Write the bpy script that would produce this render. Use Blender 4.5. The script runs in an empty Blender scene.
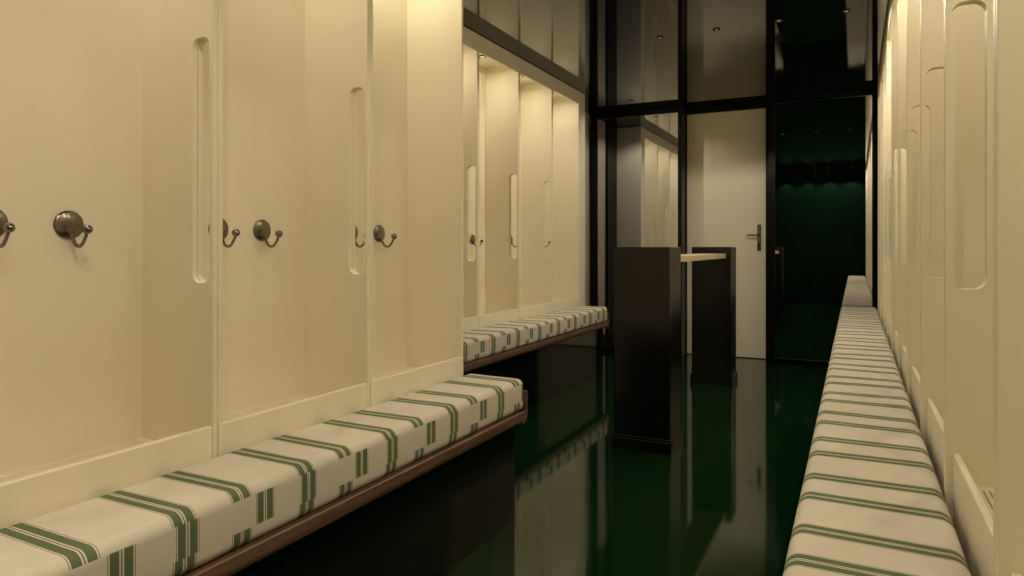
import bpy, bmesh, math
from mathutils import Vector, Matrix
S = 1.2                      # metres per working unit (camera height)
sc = bpy.context.scene
COL = sc.collection
PI = math.pi

# ------------------------------------------------------------------ materials
def new_mat(name):
    m = bpy.data.materials.new(name); m.use_nodes = True
    nt = m.node_tree
    return m, nt, nt.nodes['Principled BSDF']

def plain(name, col, rough=0.5, metal=0.0, spec=0.5, noise=0.0, nscale=6.0, bump=0.0, bscale=200.0, ior=1.5, rnoise=0.0):
    m, nt, b = new_mat(name)
    b.inputs['Base Color'].default_value = (*col, 1)
    b.inputs['Roughness'].default_value = rough
    b.inputs['Metallic'].default_value = metal
    b.inputs['Specular IOR Level'].default_value = spec
    b.inputs['IOR'].default_value = ior
    tc = nt.nodes.new('ShaderNodeTexCoord')
    if noise > 0:
        n = nt.nodes.new('ShaderNodeTexNoise'); n.inputs['Scale'].default_value = nscale; n.inputs['Detail'].default_value = 4
        nt.links.new(tc.outputs['Object'], n.inputs['Vector'])
        r = nt.nodes.new('ShaderNodeValToRGB')
        r.color_ramp.elements[0].position = 0.3; r.color_ramp.elements[1].position = 0.7
        r.color_ramp.elements[0].color = (*[c * (1 - noise) for c in col], 1)
        r.color_ramp.elements[1].color = (*[min(1, c * (1 + noise)) for c in col], 1)
        nt.links.new(n.outputs['Fac'], r.inputs['Fac'])
        nt.links.new(r.outputs['Color'], b.inputs['Base Color'])
    if bump > 0:
        n2 = nt.nodes.new('ShaderNodeTexNoise'); n2.inputs['Scale'].default_value = bscale
        nt.links.new(tc.outputs['Object'], n2.inputs['Vector'])
        bp = nt.nodes.new('ShaderNodeBump'); bp.inputs['Strength'].default_value = bump; bp.inputs['Distance'].default_value = 0.002
        nt.links.new(n2.outputs['Fac'], bp.inputs['Height']); nt.links.new(bp.outputs['Normal'], b.inputs['Normal'])
    return m

def emit(name, col, strength):
    m, nt, b = new_mat(name)
    b.inputs['Base Color'].default_value = (*col, 1)
    b.inputs['Emission Color'].default_value = (*col, 1)
    b.inputs['Emission Strength'].default_value = strength
    return m

CREAM = plain('cream lacquer', (0.86, 0.80, 0.66), 0.42, spec=0.3, noise=0.015, nscale=3)
DOORC = plain('cream door lacquer', (0.86, 0.80, 0.66), 0.4, spec=0.3, noise=0.015, nscale=3)
BLACK = plain('black gloss lacquer', (0.003, 0.0035, 0.003), 0.2, noise=0.1, nscale=2)
PLINTH = plain('black green gloss panel', (0.0022, 0.0035, 0.0026), 0.06, noise=0.1, nscale=2)
FRAME = plain('matt black metal', (0.002, 0.002, 0.0022), 0.3, spec=0.2, noise=0.1)
CEIL = plain('black stretch ceiling gloss', (0.0035, 0.0036, 0.0035), 0.045, ior=1.6, noise=0.08, nscale=1)
FLOOR = plain('dark green epoxy floor', (0.002, 0.020, 0.0045), 0.06, noise=0.08, nscale=1.5)
GREEN = plain('dark green lacquered wall', (0.0002, 0.0085, 0.0026), 0.5, spec=0.05, noise=0.1, nscale=2)
GREYW = plain('warm grey wall paint', (0.50, 0.44, 0.36), 0.6, noise=0.03, nscale=4)
CHROME = plain('aged nickel', (0.24, 0.212, 0.19), 0.2, metal=1.0, noise=0.15, nscale=25)
SHELF = plain('pale oak plank', (0.62, 0.50, 0.36), 0.4, noise=0.08, nscale=12)
MIRROR = plain('smoked mirror glass', (0.64, 0.645, 0.68), 0.0, metal=1.0, noise=0.01, nscale=1)
SLOT_SHADE = plain('painted slot shade', (0.05, 0.035, 0.02), 0.8, noise=0.1)  # shade below the grille slots put into the colour
LAMP = emit('warm lamp lens', (1.0, 0.8, 0.55), 0.4)
DIM = emit('dim lamp lens', (1.0, 0.85, 0.6), 0.01)

def wood():
    m, nt, b = new_mat('red brown walnut')
    tc = nt.nodes.new('ShaderNodeTexCoord'); mp = nt.nodes.new('ShaderNodeMapping')
    mp.inputs['Scale'].default_value = (22, 1.6, 22)
    n = nt.nodes.new('ShaderNodeTexNoise'); n.inputs['Scale'].default_value = 2.2; n.inputs['Detail'].default_value = 6
    r = nt.nodes.new('ShaderNodeValToRGB')
    r.color_ramp.elements[0].position = 0.3; r.color_ramp.elements[1].position = 0.75
    r.color_ramp.elements[0].color = (0.10, 0.050, 0.030, 1); r.color_ramp.elements[1].color = (0.23, 0.125, 0.078, 1)
    nt.links.new(tc.outputs['Object'], mp.inputs['Vector']); nt.links.new(mp.outputs['Vector'], n.inputs['Vector'])
    nt.links.new(n.outputs['Fac'], r.inputs['Fac']); nt.links.new(r.outputs['Color'], b.inputs['Base Color'])
    b.inputs['Roughness'].default_value = 0.42
    return m
WOOD = wood()

PER, OFF_A, OFF_B = 0.307 * S, 0.129 * S, 0.188 * S
def fabric():
    """cream canvas woven with paired green stripes; the middle band of the front is shifted"""
    m, nt, b = new_mat('striped canvas'); N = nt.nodes; Lk = nt.links
    tc = N.new('ShaderNodeTexCoord'); sx = N.new('ShaderNodeSeparateXYZ'); Lk.new(tc.outputs['Object'], sx.inputs[0])
    def math_(op, a, bb=None, c=None):
        n = N.new('ShaderNodeMath'); n.operation = op
        for i, v in enumerate((a, bb, c)):
            if v is None: continue
            if isinstance(v, (int, float)): n.inputs[i].default_value = v
            else: Lk.new(v, n.inputs[i])
        return n.outputs[0]
    t = math_('FLOORED_MODULO', math_('ADD', sx.outputs['Y'], PER * 0.25), PER)     # stripe A sits at PER/4
    zl = sx.outputs['Z']
    mid = math_('MULTIPLY', math_('GREATER_THAN', zl, 0.037 * S), math_('LESS_THAN', zl, 0.100 * S))
    off = math_('ADD', OFF_A, math_('MULTIPLY', mid, OFF_B - OFF_A))
    dA = math_('ABSOLUTE', math_('SUBTRACT', t, math_('MULTIPLY_ADD', mid, 0.006 * S, PER * 0.25)))
    dB = math_('ABSOLUTE', math_('SUBTRACT', t, math_('ADD', off, PER * 0.25)))
    d = math_('DIVIDE', math_('MINIMUM', dA, dB), 0.04 * S)
    r = N.new('ShaderNodeValToRGB'); r.color_ramp.interpolation = 'CONSTANT'
    cream = (0.70, 0.64, 0.56, 1); green = (0.135, 0.18, 0.095, 1); thin = (0.27, 0.23, 0.14, 1)
    stops = [(0.0, green), (0.03, cream), (0.10, thin), (0.125, green), (0.51, cream), (0.57, thin), (0.61, cream)]
    el = r.color_ramp.elements
    el[0].position, el[0].color = stops[0]; el[1].position, el[1].color = stops[1]
    for p, c in stops[2:]:
        e = el.new(p); e.color = c
    Lk.new(d, r.inputs['Fac'])
    n = N.new('ShaderNodeTexNoise'); n.inputs['Scale'].default_value = 9; n.inputs['Detail'].default_value = 5
    Lk.new(tc.outputs['Object'], n.inputs['Vector'])
    mx = N.new('ShaderNodeMix'); mx.data_type = 'RGBA'; mx.blend_type = 'MULTIPLY'
    mx.inputs['Factor'].default_value = 0.22
    r2 = N.new('ShaderNodeValToRGB'); r2.color_ramp.elements[0].position = 0.3; r2.color_ramp.elements[1].position = 0.7
    r2.color_ramp.elements[0].color = (0.7, 0.7, 0.7, 1)
    Lk.new(n.outputs['Fac'], r2.inputs['Fac'])
    Lk.new(r.outputs['Color'], mx.inputs[6]); Lk.new(r2.outputs['Color'], mx.inputs[7])
    Lk.new(mx.outputs[2], b.inputs['Base Color'])
    w = N.new('ShaderNodeTexNoise'); w.inputs['Scale'].default_value = 350
    Lk.new(tc.outputs['Object'], w.inputs['Vector'])
    bp = N.new('ShaderNodeBump'); bp.inputs['Strength'].default_value = 0.25; bp.inputs['Distance'].default_value = 0.001
    Lk.new(w.outputs['Fac'], bp.inputs['Height']); Lk.new(bp.outputs['Normal'], b.inputs['Normal'])
    b.inputs['Roughness'].default_value = 0.9; b.inputs['Specular IOR Level'].default_value = 0.15
    return m
FABRIC = fabric()

# ------------------------------------------------------------------ mesh helpers (all arguments in working units)
def add_box(bm, x0, x1, y0, y1, z0, z1, bev=0.0, seg=2):
    x0, x1 = sorted((x0, x1)); y0, y1 = sorted((y0, y1)); z0, z1 = sorted((z0, z1))
    t = bmesh.new()
    bmesh.ops.create_cube(t, size=1)
    for v in t.verts:
        v.co = Vector(((x0 + x1) / 2 + v.co.x * (x1 - x0), (y0 + y1) / 2 + v.co.y * (y1 - y0), (z0 + z1) / 2 + v.co.z * (z1 - z0))) * S
    if bev > 0:
        bmesh.ops.bevel(t, geom=t.edges[:], offset=bev * S, segments=seg, profile=0.5, affect='EDGES', clamp_overlap=True)
    merge(bm, t)

def merge(bm, t):
    me = bpy.data.meshes.new('tmp'); t.to_mesh(me); t.free()
    bm.from_mesh(me); bpy.data.meshes.remove(me)

def add_prism(bm, pts, axis, a0, a1, holes=None):
    """closed outline (2-D points) extruded along an axis: 'y' uses (x,z) points, 'x' uses (y,z)"""
    def mk(p, a):
        return Vector((p[0], a, p[1])) * S if axis == 'y' else Vector((a, p[0], p[1])) * S
    t = bmesh.new()
    v0 = [t.verts.new(mk(p, a0)) for p in pts]; v1 = [t.verts.new(mk(p, a1)) for p in pts]
    n = len(pts)
    t.faces.new(v0); t.faces.new(list(reversed(v1)))
    for i in range(n):
        t.faces.new((v0[i], v1[i], v1[(i + 1) % n], v0[(i + 1) % n]))
    bmesh.ops.recalc_face_normals(t, faces=t.faces[:])
    merge(bm, t)

def add_lathe(bm, prof, origin, axis='x', seg=24, sgn=1):
    """prof = list of (along, radius); origin in units"""
    t = bmesh.new(); rings = []
    for a, r in prof:
        ring = []
        for i in range(seg):
            th = 2 * PI * i / seg
            if axis == 'x': p = Vector((origin[0] + sgn * a, origin[1] + r * math.cos(th), origin[2] + r * math.sin(th)))
            elif axis == 'y': p = Vector((origin[0] + r * math.cos(th), origin[1] + sgn * a, origin[2] + r * math.sin(th)))
            else: p = Vector((origin[0] + r * math.cos(th), origin[1] + r * math.sin(th), origin[2] + sgn * a))
            ring.append(t.verts.new(p * S))
        rings.append(ring)
    for a, b in zip(rings[:-1], rings[1:]):
        for i in range(seg):
            t.faces.new((a[i], a[(i + 1) % seg], b[(i + 1) % seg], b[i]))
    t.faces.new(rings[0]); t.faces.new(rings[-1])
    bmesh.ops.remove_doubles(t, verts=t.verts[:], dist=1e-6)
    bmesh.ops.recalc_face_normals(t, faces=t.faces[:])
    for f in t.faces: f.smooth = True
    merge(bm, t)

def add_tube(bm, pts, rad, seg=10):
    P = [Vector(p) for p in pts]
    # Catmull-Rom refine
    Q = []
    for i in range(len(P) - 1):
        p0, p1, p2, p3 = P[max(i - 1, 0)], P[i], P[i + 1], P[min(i + 2, len(P) - 1)]
        for k in range(6):
            u = k / 6
            Q.append(0.5 * ((2 * p1) + (-p0 + p2) * u + (2 * p0 - 5 * p1 + 4 * p2 - p3) * u * u + (-p0 + 3 * p1 - 3 * p2 + p3) * u ** 3))
    Q.append(P[-1])
    t = bmesh.new(); rings = []
    ref = Vector((0, 1, 0))
    for i, q in enumerate(Q):
        d = (Q[min(i + 1, len(Q) - 1)] - Q[max(i - 1, 0)]).normalized()
        rr = ref if abs(d.dot(ref)) < 0.9 else Vector((0, 0, 1))
        a = d.cross(rr).normalized(); b = d.cross(a)
        r = rad[0] + (rad[1] - rad[0]) * i / (len(Q) - 1)
        rings.append([t.verts.new((q + a * r * math.cos(2 * PI * k / seg) + b * r * math.sin(2 * PI * k / seg)) * S) for k in range(seg)])
    for a, b in zip(rings[:-1], rings[1:]):
        for k in range(seg):
            t.faces.new((a[k], a[(k + 1) % seg], b[(k + 1) % seg], b[k]))
    t.faces.new(rings[0]); t.faces.new(rings[-1])
    bmesh.ops.recalc_face_normals(t, faces=t.faces[:])
    for f in t.faces: f.smooth = True
    merge(bm, t)

def obj(name, bm, mat, parent=None, loc=None):
    me = bpy.data.meshes.new(name); bm.to_mesh(me); bm.free(); me.materials.append(mat)
    o = bpy.data.objects.new(name, me); COL.objects.link(o)
    if parent: o.parent = parent
    if loc: o.location = Vector(loc) * S
    return o

def box_obj(name, mat, x0, x1, y0, y1, z0, z1, bev=0.0, parent=None, seg=2):
    bm = bmesh.new(); add_box(bm, x0, x1, y0, y1, z0, z1, bev, seg)
    return obj(name, bm, mat, parent)

def thing(name, label, cat, loc=(0, 0, 0), rz=0, group=None):
    o = bpy.data.objects.new(name, None); COL.objects.link(o); o.empty_display_size = 0.1
    o.location = Vector(loc) * S; o.rotation_euler = (0, 0, rz)
    o['label'] = label; o['category'] = cat
    if group: o['group'] = group
    return o

def struct(o, label=None, cat=None):
    o['kind'] = 'structure'
    if label: o['label'] = label
    if cat: o['category'] = cat
    return o

# world frame: X = -L (L = to the left), Y = D along the corridor, Z up
H = 2.292                      # ceiling
LF, RF, BF = 1.335, -0.165, 2.03   # locker faces: near left, right, far left
DEP = 0.255                   # bay depth to back panel
PITCH = 0.56
DM = 6.20                     # mirror plane
DW = 6.36                     # wall behind
REAR = -0.50
ROOF = 2.242                  # bay roof
FASB = 2.184                  # lower edge of the fascia

# ------------------------------------------------------------------ setting
struct(box_obj('floor', FLOOR, -2.45, 0.60, REAR - 0.1, DW + 0.15, -0.1, 0.0), 'glossy dark green floor', 'floor')
struct(box_obj('ceiling', CEIL, -2.45, 0.60, REAR - 0.1, DW + 0.15, H, H + 0.08), 'glossy black ceiling', 'ceiling')
struct(box_obj('wall_right', GREYW, 0.47, 0.60, REAR, DW, 0, H), 'wall behind the right lockers', 'wall')
struct(box_obj('wall_left', GREYW, -2.45, -2.312, 2.24, DW, 0, H), 'warm grey wall beyond the far left lockers', 'wall')
struct(box_obj('wall_left_near', GREYW, -2.40, -1.64, REAR, 2.24, 0, H), 'wall behind the near left lockers', 'wall')
struct(box_obj('wall_rear', GREEN, -2.45, 0.60, REAR - 0.1, REAR, 0, H), 'dark green wall behind the viewpoint', 'wall')
bm = bmesh.new()
add_box(bm, -2.45, -1.425, DW, DW + 0.12, 0, H)
add_box(bm, -0.675, 0.60, DW, DW + 0.12, 0, H)
add_box(bm, -1.425, -0.675, DW, DW + 0.12, 2.263, H)
struct(obj('wall_end', bm, FRAME), 'black end wall around the door', 'wall')
struct(box_obj('baseboard_left', FRAME, -2.312, -2.292, 5.70, DM - 0.01, 0.0, 0.10), 'black baseboard on the grey wall', 'baseboard')
struct(box_obj('trim_1', FRAME, -2.312, -2.285, 5.40, 5.70, 0.0, H), 'black upright trim beside the far left lockers', 'trim')

# door in the end wall
d = thing('door_1', 'cream flush door in a black frame with a metal lever handle', 'door', (-1.050, DW, 0)); d['kind'] = 'structure'
box_obj('door_leaf', DOORC, -0.347, 0.347, 0.012, 0.05, 0.006, 2.235, 0.003, d)
bm = bmesh.new()
add_box(bm, -0.368, -0.349, -0.01, 0.07, 0, 2.25); add_box(bm, 0.349, 0.368, -0.01, 0.07, 0, 2.25)
add_box(bm, -0.368, 0.368, -0.01, 0.07, 2.238, 2.262)
obj('door_frame', bm, FRAME, d)
bm = bmesh.new(); hx = 0.291
add_box(bm, hx - 0.017, hx + 0.017, 0.004, 0.012, 0.965, 1.20, 0.003)
hp = obj('handle_plate', bm, CHROME, d)
bm = bmesh.new()
add_tube(bm, [(hx, 0.006, 1.105), (hx, -0.03, 1.105), (hx - 0.02, -0.042, 1.105), (hx - 0.10, -0.042, 1.107)], (0.0085, 0.0075))
obj('lever', bm, CHROME, hp)
bm = bmesh.new(); add_lathe(bm, [(0.0, 0.010), (0.004, 0.010), (0.005, 0.006)], (hx, 0.004, 1.02), 'y', 16, -1)
obj('keyhole', bm, FRAME, hp)

# mirrors standing proud of the end wall
def mirror(label, L0, L1, joints, group):
    xc = -(L0 + L1) / 2
    t = thing('wall_mirror', label, 'mirror', (xc, DM, 0), 0, group)
    a, b = -L0 - xc, -L1 - xc           # a<b
    fw = 0.035; fr = 0.5 if L1 < 0 else 1.0
    box_obj('backing_case', FRAME, a, b, 0.012, DW - DM - 0.002, 0.0, H - 0.003, 0, t)
    bm = bmesh.new()
    add_box(bm, a, a + fw * 1.6, -0.012, 0.012, 0, H - 0.003); add_box(bm, b - fw * fr, b, -0.012, 0.012, 0, H - 0.003)
    add_box(bm, a + fw * 1.6, b - fw * fr, -0.012, 0.012, H - 0.06, H - 0.003); add_box(bm, a + fw * 1.6, b - fw * fr, -0.012, 0.012, 0, 0.045)
    obj('frame', bm, FRAME, t)
    xs = [a + fw * 1.6] + [-j - xc for j in joints] + [b - fw * fr]
    for p, q in zip(xs[:-1], xs[1:]):
        box_obj('mirror_pane', MIRROR, p + 0.0015, q - 0.0015, 0.002, 0.012, 0.045, H - 0.06, 0, t)
    return t
mirror('tall smoked mirror with a black frame between the far left lockers and the door', 2.275, 1.405, (), None)
mirror('tall two pane smoked mirror with a black frame between the door and the right lockers', 0.665, -0.146, (0.30,), None)

# ------------------------------------------------------------------ open lockers
T = 0.013
SLX0, SLX1, SLZ0, SLZ1 = -0.070, -0.011, 0.915, 1.495   # through slot near the front edge of a side panel
def rounded(x0, x1, z0, z1, r, n=6):
    pts = []
    for cx, cz, a0 in ((x1 - r, z1 - r, 0), (x0 + r, z1 - r, 90), (x0 + r, z0 + r, 180), (x1 - r, z0 + r, 270)):
        for i in range(n + 1):
            a = math.radians(a0 + 90 * i / n); pts.append((cx + r * math.cos(a), cz + r * math.sin(a)))
    return pts
def side_panel(y0, y1, slot):
    bm = bmesh.new(); X0, X1, Z0, Z1 = -DEP, 0.0, 0.0, H - 0.004
    if not slot:
        add_box(bm, X0, X1, y0, y1, Z0, Z1, 0.002, 2); return bm
    hole = rounded(SLX0, SLX1, SLZ0, SLZ1, 0.022); n = len(hole)
    corners = [(X1, Z1), (X0, Z1), (X0, Z0), (X1, Z0)]
    V = {}
    def v(p, y):
        k = (round(p[0], 6), round(p[1], 6), y)
        if k not in V: V[k] = bm.verts.new(Vector((p[0], y, p[1])) * S)
        return V[k]
    q = n // 4
    for y in (y0, y1):
        for c in range(4):
            arc = hole[c * q:(c + 1) * q]
            for i in range(q - 1): bm.faces.new((v(corners[c], y), v(arc[i], y), v(arc[i + 1], y)))
            nx = hole[((c + 1) * q) % n]
            bm.faces.new((v(corners[c], y), v(arc[-1], y), v(nx, y), v(corners[(c + 1) % 4], y)))
    for loop in (hole, corners):
        m = len(loop)
        for i in range(m):
            a, b = loop[i], loop[(i + 1) % m]
            bm.faces.new((v(a, y0), v(b, y0), v(b, y1), v(a, y1)))
    bmesh.ops.recalc_face_normals(bm, faces=bm.faces[:])
    return bm

HW = PITCH / 2 - 0.0007
def mesh_of(bm, name, mat):
    me = bpy.data.meshes.new(name); bm.to_mesh(me); bm.free(); me.materials.append(mat); return me
def build_locker():
    t = thing('open_locker', 'x', 'locker')
    obj('side_panel', side_panel(-HW, -HW + T, True), CREAM, t)
    obj('side_panel', side_panel(HW - T, HW, True), CREAM, t)
    i0, i1 = -HW + T, HW - T
    box_obj('back_panel', CREAM, -DEP - 0.014, -DEP, -HW, HW, 0, H - 0.004, 0, t)
    box_obj('kick_board', CREAM, -0.026, -0.013, i0 + 0.002, i1 - 0.002, 0.40, 0.583, 0.003, t)
    # bay floor with a slotted grille
    bm = bmesh.new()
    add_box(bm, -DEP, -0.030, i0, i0 + 0.022, 0.510, 0.522); add_box(bm, -DEP, -0.030, i1 - 0.022, i1, 0.510, 0.522)
    x = -0.030; k = 0
    while x > -DEP + 0.02:
        add_box(bm, x, x - 0.0078, i0 + 0.022, i1 - 0.022, 0.510, 0.522); x -= 0.0105
    add_box(bm, x, -DEP, i0 + 0.022, i1 - 0.022, 0.510, 0.522)
    g = obj('floor_grille', bm, CREAM, t)
    box_obj('slot_shade_sheet', SLOT_SHADE, -DEP, -0.030, i0, i1, 0.490, 0.498, 0, g)  # dark sheet painted as the shade under the slots
    box_obj('top_panel', CREAM, -DEP, -0.013, i0, i1, ROOF, ROOF + 0.016, 0, t)
    box_obj('fascia', CREAM, -0.013, 0.0, i0, i1, FASB, H - 0.004, 0.002, t)
    bm = bmesh.new(); add_lathe(bm, [(0, 0.026), (0.006, 0.026), (0.006, 0.019), (0.002, 0.018)], (-DEP / 2, 0, ROOF), 'z', 20, -1)
    sp = obj('downlight', bm, FRAME, t)
    bm = bmesh.new(); add_lathe(bm, [(0, 0.016), (0.003, 0.016)], (-DEP / 2, 0, ROOF - 0.0025), 'z', 20, -1)
    obj('lens', bm, LAMP, sp)
    for y in (-0.068, 0.088):
        bm = bmesh.new()
        add_lathe(bm, [(0, 0.033), (0.003, 0.033), (0.0048, 0.031), (0.0055, 0.027), (0.0068, 0.024), (0.0088, 0.015), (0.0098, 0.006), (0.010, 0.0)], (-DEP, y, 1.050), 'x', 28)
        hk = obj('coat_hook', bm, CHROME, t)
        bm = bmesh.new(); e = -DEP
        add_tube(bm, [(e + 0.005, y, 1.034), (e + 0.016, y, 1.020), (e + 0.030, y, 1.004), (e + 0.047, y, 1.003), (e + 0.061, y, 1.017), (e + 0.069, y, 1.032)], (0.0046, 0.0036))
        obj('hook_arm', bm, CHROME, hk)
        bm = bmesh.new()
        add_lathe(bm, [(-0.011, 0.0), (-0.0105, 0.003), (-0.0078, 0.0078), (-0.004, 0.0102), (0, 0.011), (0.004, 0.0102), (0.0078, 0.0078), (0.0105, 0.003), (0.011, 0.0)], (e + 0.071, y, 1.039), 'x', 16)
        obj('hook_knob', bm, CHROME, hk)
    return t
proto = build_locker()
def kick_left():
    bm = bmesh.new(); add_box(bm, -0.013, 0.003, -HW, HW - T - 0.003, 0.40, 0.583, 0.003); return bm
KICK_LEFT = mesh_of(kick_left(), 'kick_board', CREAM)
PLAIN_FAR = mesh_of(side_panel(HW - T, HW, False), 'side_panel', CREAM)
PLAIN_NEAR = mesh_of(side_panel(-HW, -HW + T, False), 'side_panel', CREAM)

def copy_tree(o, parent=None):
    c = o.copy(); COL.objects.link(c)
    if parent: c.parent = parent
    for ch in list(o.children): copy_tree(ch, c)
    return c
def bay_light(x, y, pw):
    l = bpy.data.lights.new('bay_downlight', 'AREA'); l.energy = pw; l.color = LCOL
    l.shape = 'DISK'; l.size = 0.036; l.spread = math.radians(170)
    o = bpy.data.objects.new('bay_downlight', l); COL.objects.link(o)
    o.location = Vector((x, y, ROOF - 0.009)) * S
LCOL = (1.0, 0.875, 0.645)
PW = 2.8
def place(faceL, yc, right, label, group, far_plain=False, near_plain=False, pw=None):
    o = copy_tree(proto)
    o.location = Vector((-faceL, yc, 0)) * S
    o.rotation_euler = (0, 0, PI if right else 0)
    o['label'] = label; o['group'] = group
    for ch in list(o.children):
        if ch.name.startswith('kick_board') and not right: ch.data = KICK_LEFT
        if ch.name.startswith('side_panel'):
            isfar = (max(v.co.y for v in ch.data.vertices) > 0)
            if right: isfar = not isfar
            if (isfar and far_plain) or ((not isfar) and near_plain):
                hi = max(v.co.y for v in ch.data.vertices) > 0
                ch.data = PLAIN_FAR if hi else PLAIN_NEAR
    xx = -faceL + (DEP / 2 if right else -DEP / 2)
    bay_light(xx, yc, pw or PW)
    return o

ORD = ['last', 'second from last', 'third from last', 'fourth from last', 'fifth from last', 'sixth from last',
       'seventh from last', 'eighth from last', 'ninth from last', 'tenth from last', 'eleventh from last']
E1 = 2.222
NL = ['cream open locker bay ending the near left row, narrowest in view, beside the gap',
      'cream open locker bay in the middle of the near left row, with two hooks',
      'cream open locker bay cut by the left edge of the photo, above the nearest cushion',
      'cream open locker bay of the near left row nearest the viewpoint, out of the photo']
for i in range(4):
    place(LF, E1 - PITCH * (i + 0.5), False, NL[i], 'open lockers of the near left row', far_plain=(i == 0), near_plain=(i == 3), pw=2.3 if i == 0 else 1.75)
E2 = 5.23
FL = ['cream open locker bay of the far left row, nearest the black framed mirror',
      'second cream open locker bay of the far left row from the mirror end',
      'third cream open locker bay of the far left row from the mirror end',
      'fourth open locker bay of the far left row from the mirror, behind the near row',
      'fifth open locker bay of the far left row from the mirror, behind the near row']
for i in range(5):
    o = place(BF, E2 - PITCH * (i + 0.5), False, FL[i], 'open lockers of the far left row', far_plain=(i == 0), near_plain=(i == 4), pw=1.3)
    if i == 0:
        box_obj('filler_panel', CREAM, -DEP - 0.014, 0.0, HW + 0.001, HW + 0.135, 0, H - 0.004, 0.002, o)
E3 = 6.118
ORD = ['', 'second', 'third', 'fourth', 'fifth', 'sixth', 'seventh', 'eighth', 'ninth', 'tenth', 'eleventh']
for i in range(11):
    yc = E3 - PITCH * (i + 0.5)
    lab = '%s cream open locker bay of the right row, counted from the dark mirror' % ORD[i]
    if i == 0: lab = 'cream open locker bay ending the right row, against the dark mirror'
    if i == 8: lab = 'nearest cream locker bay of the right row showing its slotted floor, at right'
    if i == 9: lab = 'plain cream locker bay at the very right edge of the photo'
    place(RF, yc, True, lab, 'open lockers of the right row', far_plain=(i in (0, 9)), near_plain=(i == 10), pw=1.3 if i < 5 else 2.6)

def drop(o):
    for ch in list(o.children): drop(ch)
    bpy.data.objects.remove(o)
drop(proto)

# ------------------------------------------------------------------ benches and cushions
A0 = 1.134                                  # a stripe pair starts here, then every 0.307
def bench(label, clabel, face, d0, d1, right, end_far):
    """face = L of the locker face; bench grows towards the corridor"""
    sg = 1 if right else -1                 # world x = -L; local u grows from wall to corridor
    xf = -face
    def X(u): return xf - u if right else xf + u
    t = thing('bench', label, 'bench', (X(0.12), (d0 + d1) / 2, 0), 0, 'black plinth benches')
    ox, oy = X(0.12), (d0 + d1) / 2
    def lx(u): return X(u) - ox
    bm = bmesh.new()
    add_box(bm, lx(0.001), lx(0.213), d0 - oy, d1 - oy, 0, 0.351, 0.002)
    obj('plinth', bm, PLINTH, t)
    # walnut tray: flat slab with a rounded outer edge and a low front lip
    prof = [(0.001, 0.352), (0.232, 0.352), (0.243, 0.354), (0.250, 0.361), (0.253, 0.371), (0.253, 0.393), (0.250, 0.396), (0.001, 0.396)]
    pts = [(lx(u), z) for u, z in prof]
    bm = bmesh.new(); add_prism(bm, pts, 'y', d0 - oy, d1 - oy + 0.008)
    obj('wooden_tray', bm, WOOD, t)
    if end_far:
        y = d1 - oy
        # end lip: J profile turned up, with a rounded front corner
        prof = [(y - 0.01, 0.352), (y + 0.012, 0.3545), (y + 0.022, 0.364), (y + 0.0285, 0.384), (y + 0.0285, 0.466), (y + 0.019, 0.466), (y + 0.016, 0.396), (y - 0.01, 0.396)]
        bm = bmesh.new(); add_prism(bm, prof, 'x', lx(0.02), lx(0.2515))
        obj('end_lip', bm, WOOD, t)
    # cushion
    k = round(((d0 + d1) / 2 - A0) / 0.307); yo = A0 + 0.307 * k
    c = thing_mesh_cushion(clabel, X(0.004), X(0.2475 + (0.0165 if right else 0)), d0 + 0.004, d1 + (0.012 if end_far else -0.004), yo)
    return t

def thing_mesh_cushion(label, xa, xb, y0, y1, yo):
    x0, x1 = min(xa, xb), max(xa, xb); cx = (x0 + x1) / 2; w = (x1 - x0) / 2
    # rounded cross-section (superellipse-like) swept along y with rounded ends
    z0, z1 = 0.3965, 0.514
    r = 0.024
    def outline(inset):
        pts = []
        rr = max(r - inset, 0.004); a0, a1, b0, b1 = -w + inset, w - inset, inset, (z1 - z0) - inset
        for cx_, cz_, st in ((a1 - rr, b1 - rr, 0), (a0 + rr, b1 - rr, 90), (a0 + rr, b0 + rr, 180), (a1 - rr, b0 + rr, 270)):
            for i in range(7):
                a = math.radians(st + 90 * i / 6); pts.append((cx_ + rr * math.cos(a), cz_ + rr * math.sin(a)))
        return pts
    secs = []
    ne = 6
    for i in range(ne + 1):
        a = math.radians(90 * i / ne); secs.append((y0 + r * (1 - math.sin(a)), r * (1 - math.cos(a)) ))
    secs = [(y0 + 0.02 * (1 - math.cos(math.radians(90 * i / ne))), 0.02 * (1 - math.sin(math.radians(90 * i / ne)))) for i in range(ne + 1)]
    nseg = max(4, int((y1 - y0) / 0.08))
    for i in range(1, nseg): secs.append((y0 + 0.02 + (y1 - y0 - 0.04) * i / nseg, 0))
    secs += [(y1 - (s[0] - y0), s[1]) for s in reversed(secs[:ne + 1])]
    bm = bmesh.new(); rings = []
    for y, ins in secs:
        ring = []
        for px, pz in outline(ins):
            wob = 0.0022 * math.sin(y * 7.3 + px * 9) * (1 if pz > 0.05 else 0)
            crown = 0.004 * max(0, 1 - (px / w) ** 2) if pz > 0.06 else 0
            ring.append(bm.verts.new(Vector((px, y - yo, pz + wob * 0.6 + crown)) * S))
        rings.append(ring)
    n = len(rings[0])
    for a, b in zip(rings[:-1], rings[1:]):
        for i in range(n): bm.faces.new((a[i], a[(i + 1) % n], b[(i + 1) % n], b[i]))
    bm.faces.new(rings[0]); bm.faces.new(list(reversed(rings[-1])))
    bmesh.ops.recalc_face_normals(bm, faces=bm.faces[:])
    for f in bm.faces: f.smooth = True
    o = obj('seat_cushion', bm, FABRIC, None, (cx, yo, z0))
    o['label'] = label; o['category'] = 'cushion'; o['group'] = 'green striped bench cushions'
    return o

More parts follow.
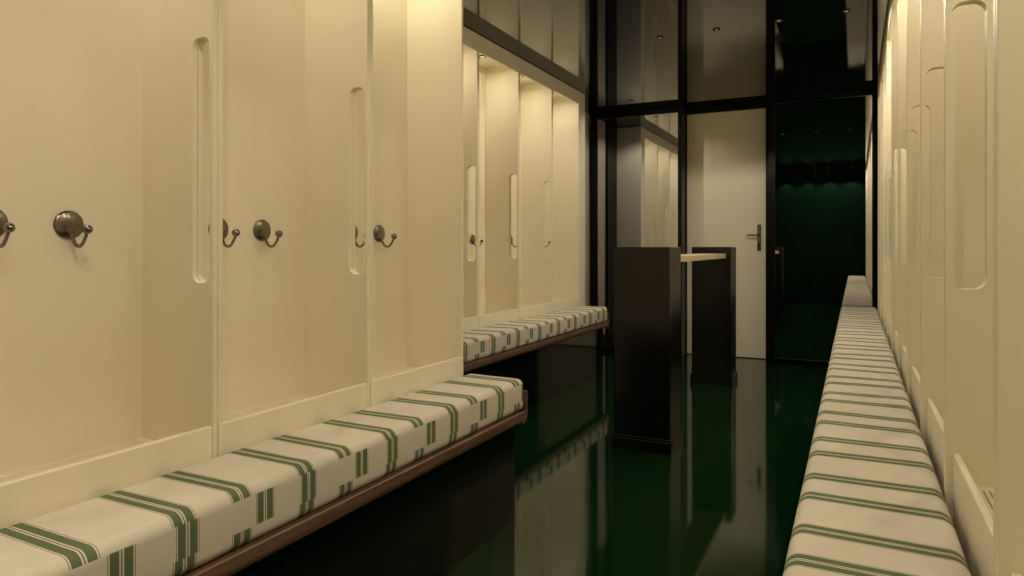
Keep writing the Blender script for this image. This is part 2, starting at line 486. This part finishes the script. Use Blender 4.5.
bench('black plinth bench with walnut tray in front of the near left lockers',
      'thick cream cushion with green double stripes on the near left bench', LF, -0.03, 2.235, False, True)
bench('black plinth bench with walnut tray in front of the far left lockers',
      'cream cushion with green double stripes on the far left bench, behind the black table pedestal', BF, 2.30, 5.215, False, True)
bench('black plinth bench running along the right lockers to the mirror, under the longest cushion',
      'long cream cushion with green double stripes on the right bench', RF, -0.40, 6.175, True, False)

# ------------------------------------------------------------------ console table: two black pedestals and a plank between
t = thing('console_table', 'tall narrow table of two glossy black pedestals joined by a pale plank', 'table', (-0.935, 4.27, 0))
def pedestal(dc, dep):
    y0, y1 = dc - dep / 2 - 4.27, dc + dep / 2 - 4.27
    p = box_obj('pedestal', BLACK, -0.141, 0.141, y0, y1, 0.0, 1.0, 0.006, t, 3)
    bm = bmesh.new()
    add_box(bm, -0.150, 0.150, y0 - 0.011, y1 + 0.011, 0.0, 0.055, 0.003)
    add_box(bm, -0.146, 0.146, y0 - 0.006, y1 + 0.006, 0.055, 0.068, 0.003)
    obj('base_molding', bm, BLACK, p)
pedestal(3.365, 0.235); pedestal(5.175, 0.235)
box_obj('plank_shelf', SHELF, -0.09, 0.105, 3.4825 - 4.27, 5.0575 - 4.27, 0.918, 0.952, 0.003, t)

# ------------------------------------------------------------------ ceiling downlights (small, black baffled), with added fill lamps
LAB4 = ['leftmost', 'second from left', 'third from left', 'rightmost']
first = None
DIMMER = {0: (1, 1, 1, 0.3), 1: (0.3, 0.6, 2.7, 2.4)}     # far row dimmed by the right lockers; fill row boosted on the right
ROWS = ((4.12, 'over the far table end', 16.5, 157, 0.12), (0.25, 'added as near fill', 5.0, 157, 0.12), (REAR + 0.13, 'by the rear wall', 16.0, 84, 0.5))  # middle row is fill added to light the locker side panels
for row, (y, where, pw, ang, bl) in enumerate(ROWS):
    for i, L in enumerate((1.07, 0.73, 0.385, 0.04)):
        if first is None:
            dl = thing('ceiling_downlight', 'x', 'downlight')
            bm = bmesh.new(); add_lathe(bm, [(0, 0.022), (0.004, 0.022), (0.005, 0.018), (0.001, 0.016)], (0, 0, H), 'z', 20, -1); obj('trim_ring', bm, FRAME, dl)
            bm = bmesh.new(); add_lathe(bm, [(0, 0.009), (0.003, 0.009)], (0, 0, H - 0.001), 'z', 16, -1); obj('lens', bm, DIM, dl)
            first = dl
        else: dl = copy_tree(first)
        dl.location = Vector((-L, y, 0)) * S
        dl['label'] = 'tiny round black ceiling downlight %s, %s of four' % (where, LAB4[i])
        dl['group'] = 'ceiling downlights ' + where
        if pw:
            l = bpy.data.lights.new('ceiling_and_fill_spot', 'SPOT'); l.energy = pw * DIMMER.get(row, (1, 1, 1, 1))[i]; l.color = LCOL
            l.spot_size = math.radians(ang); l.spot_blend = bl; l.shadow_soft_size = 0.0
            o = bpy.data.objects.new('ceiling_and_fill_spot', l); COL.objects.link(o); o.location = Vector((-L, y, H - 0.010)) * S

dl = copy_tree(first); dl.location = Vector((-1.76, 5.78, 0)) * S  # added fill lamp to brighten the grey wall and locker end panel
dl['label'] = 'added tiny ceiling fill lamp between the far left lockers and the mirror'; del dl['group']
l = bpy.data.lights.new('corner_fill_spot', 'SPOT'); l.energy = 13; l.color = LCOL
l.spot_size = math.radians(150); l.spot_blend = 0.4; l.shadow_soft_size = 0.0
o = bpy.data.objects.new('corner_fill_spot', l); COL.objects.link(o); o.location = Vector((-1.76, 5.78, H - 0.010)) * S

# ------------------------------------------------------------------ world, camera, view
w = bpy.data.worlds.new('World'); sc.world = w; w.use_nodes = True
w.node_tree.nodes['Background'].inputs[0].default_value = (0.9, 0.75, 0.5, 1)
w.node_tree.nodes['Background'].inputs[1].default_value = 0.0
cam = bpy.data.cameras.new('camera'); co = bpy.data.objects.new('camera', cam); COL.objects.link(co)
FPX = 675.0
cam.sensor_width = 36; cam.lens = FPX / 1024 * 36; cam.shift_y = -41 / 1024
cam.clip_start = 0.02
co.location = (0, 0, 1.0 * S)
co.rotation_euler = (math.radians(90), 0, math.atan(342.5 / FPX))
sc.camera = co
sc.view_settings.view_transform = 'Standard'; sc.view_settings.look = 'None'
sc.view_settings.gamma = 1; sc.view_settings.use_curve_mapping = False
sc.view_settings.exposure = 0.26
sc.cycles.max_bounces = 12; sc.cycles.diffuse_bounces = 8; sc.cycles.glossy_bounces = 8
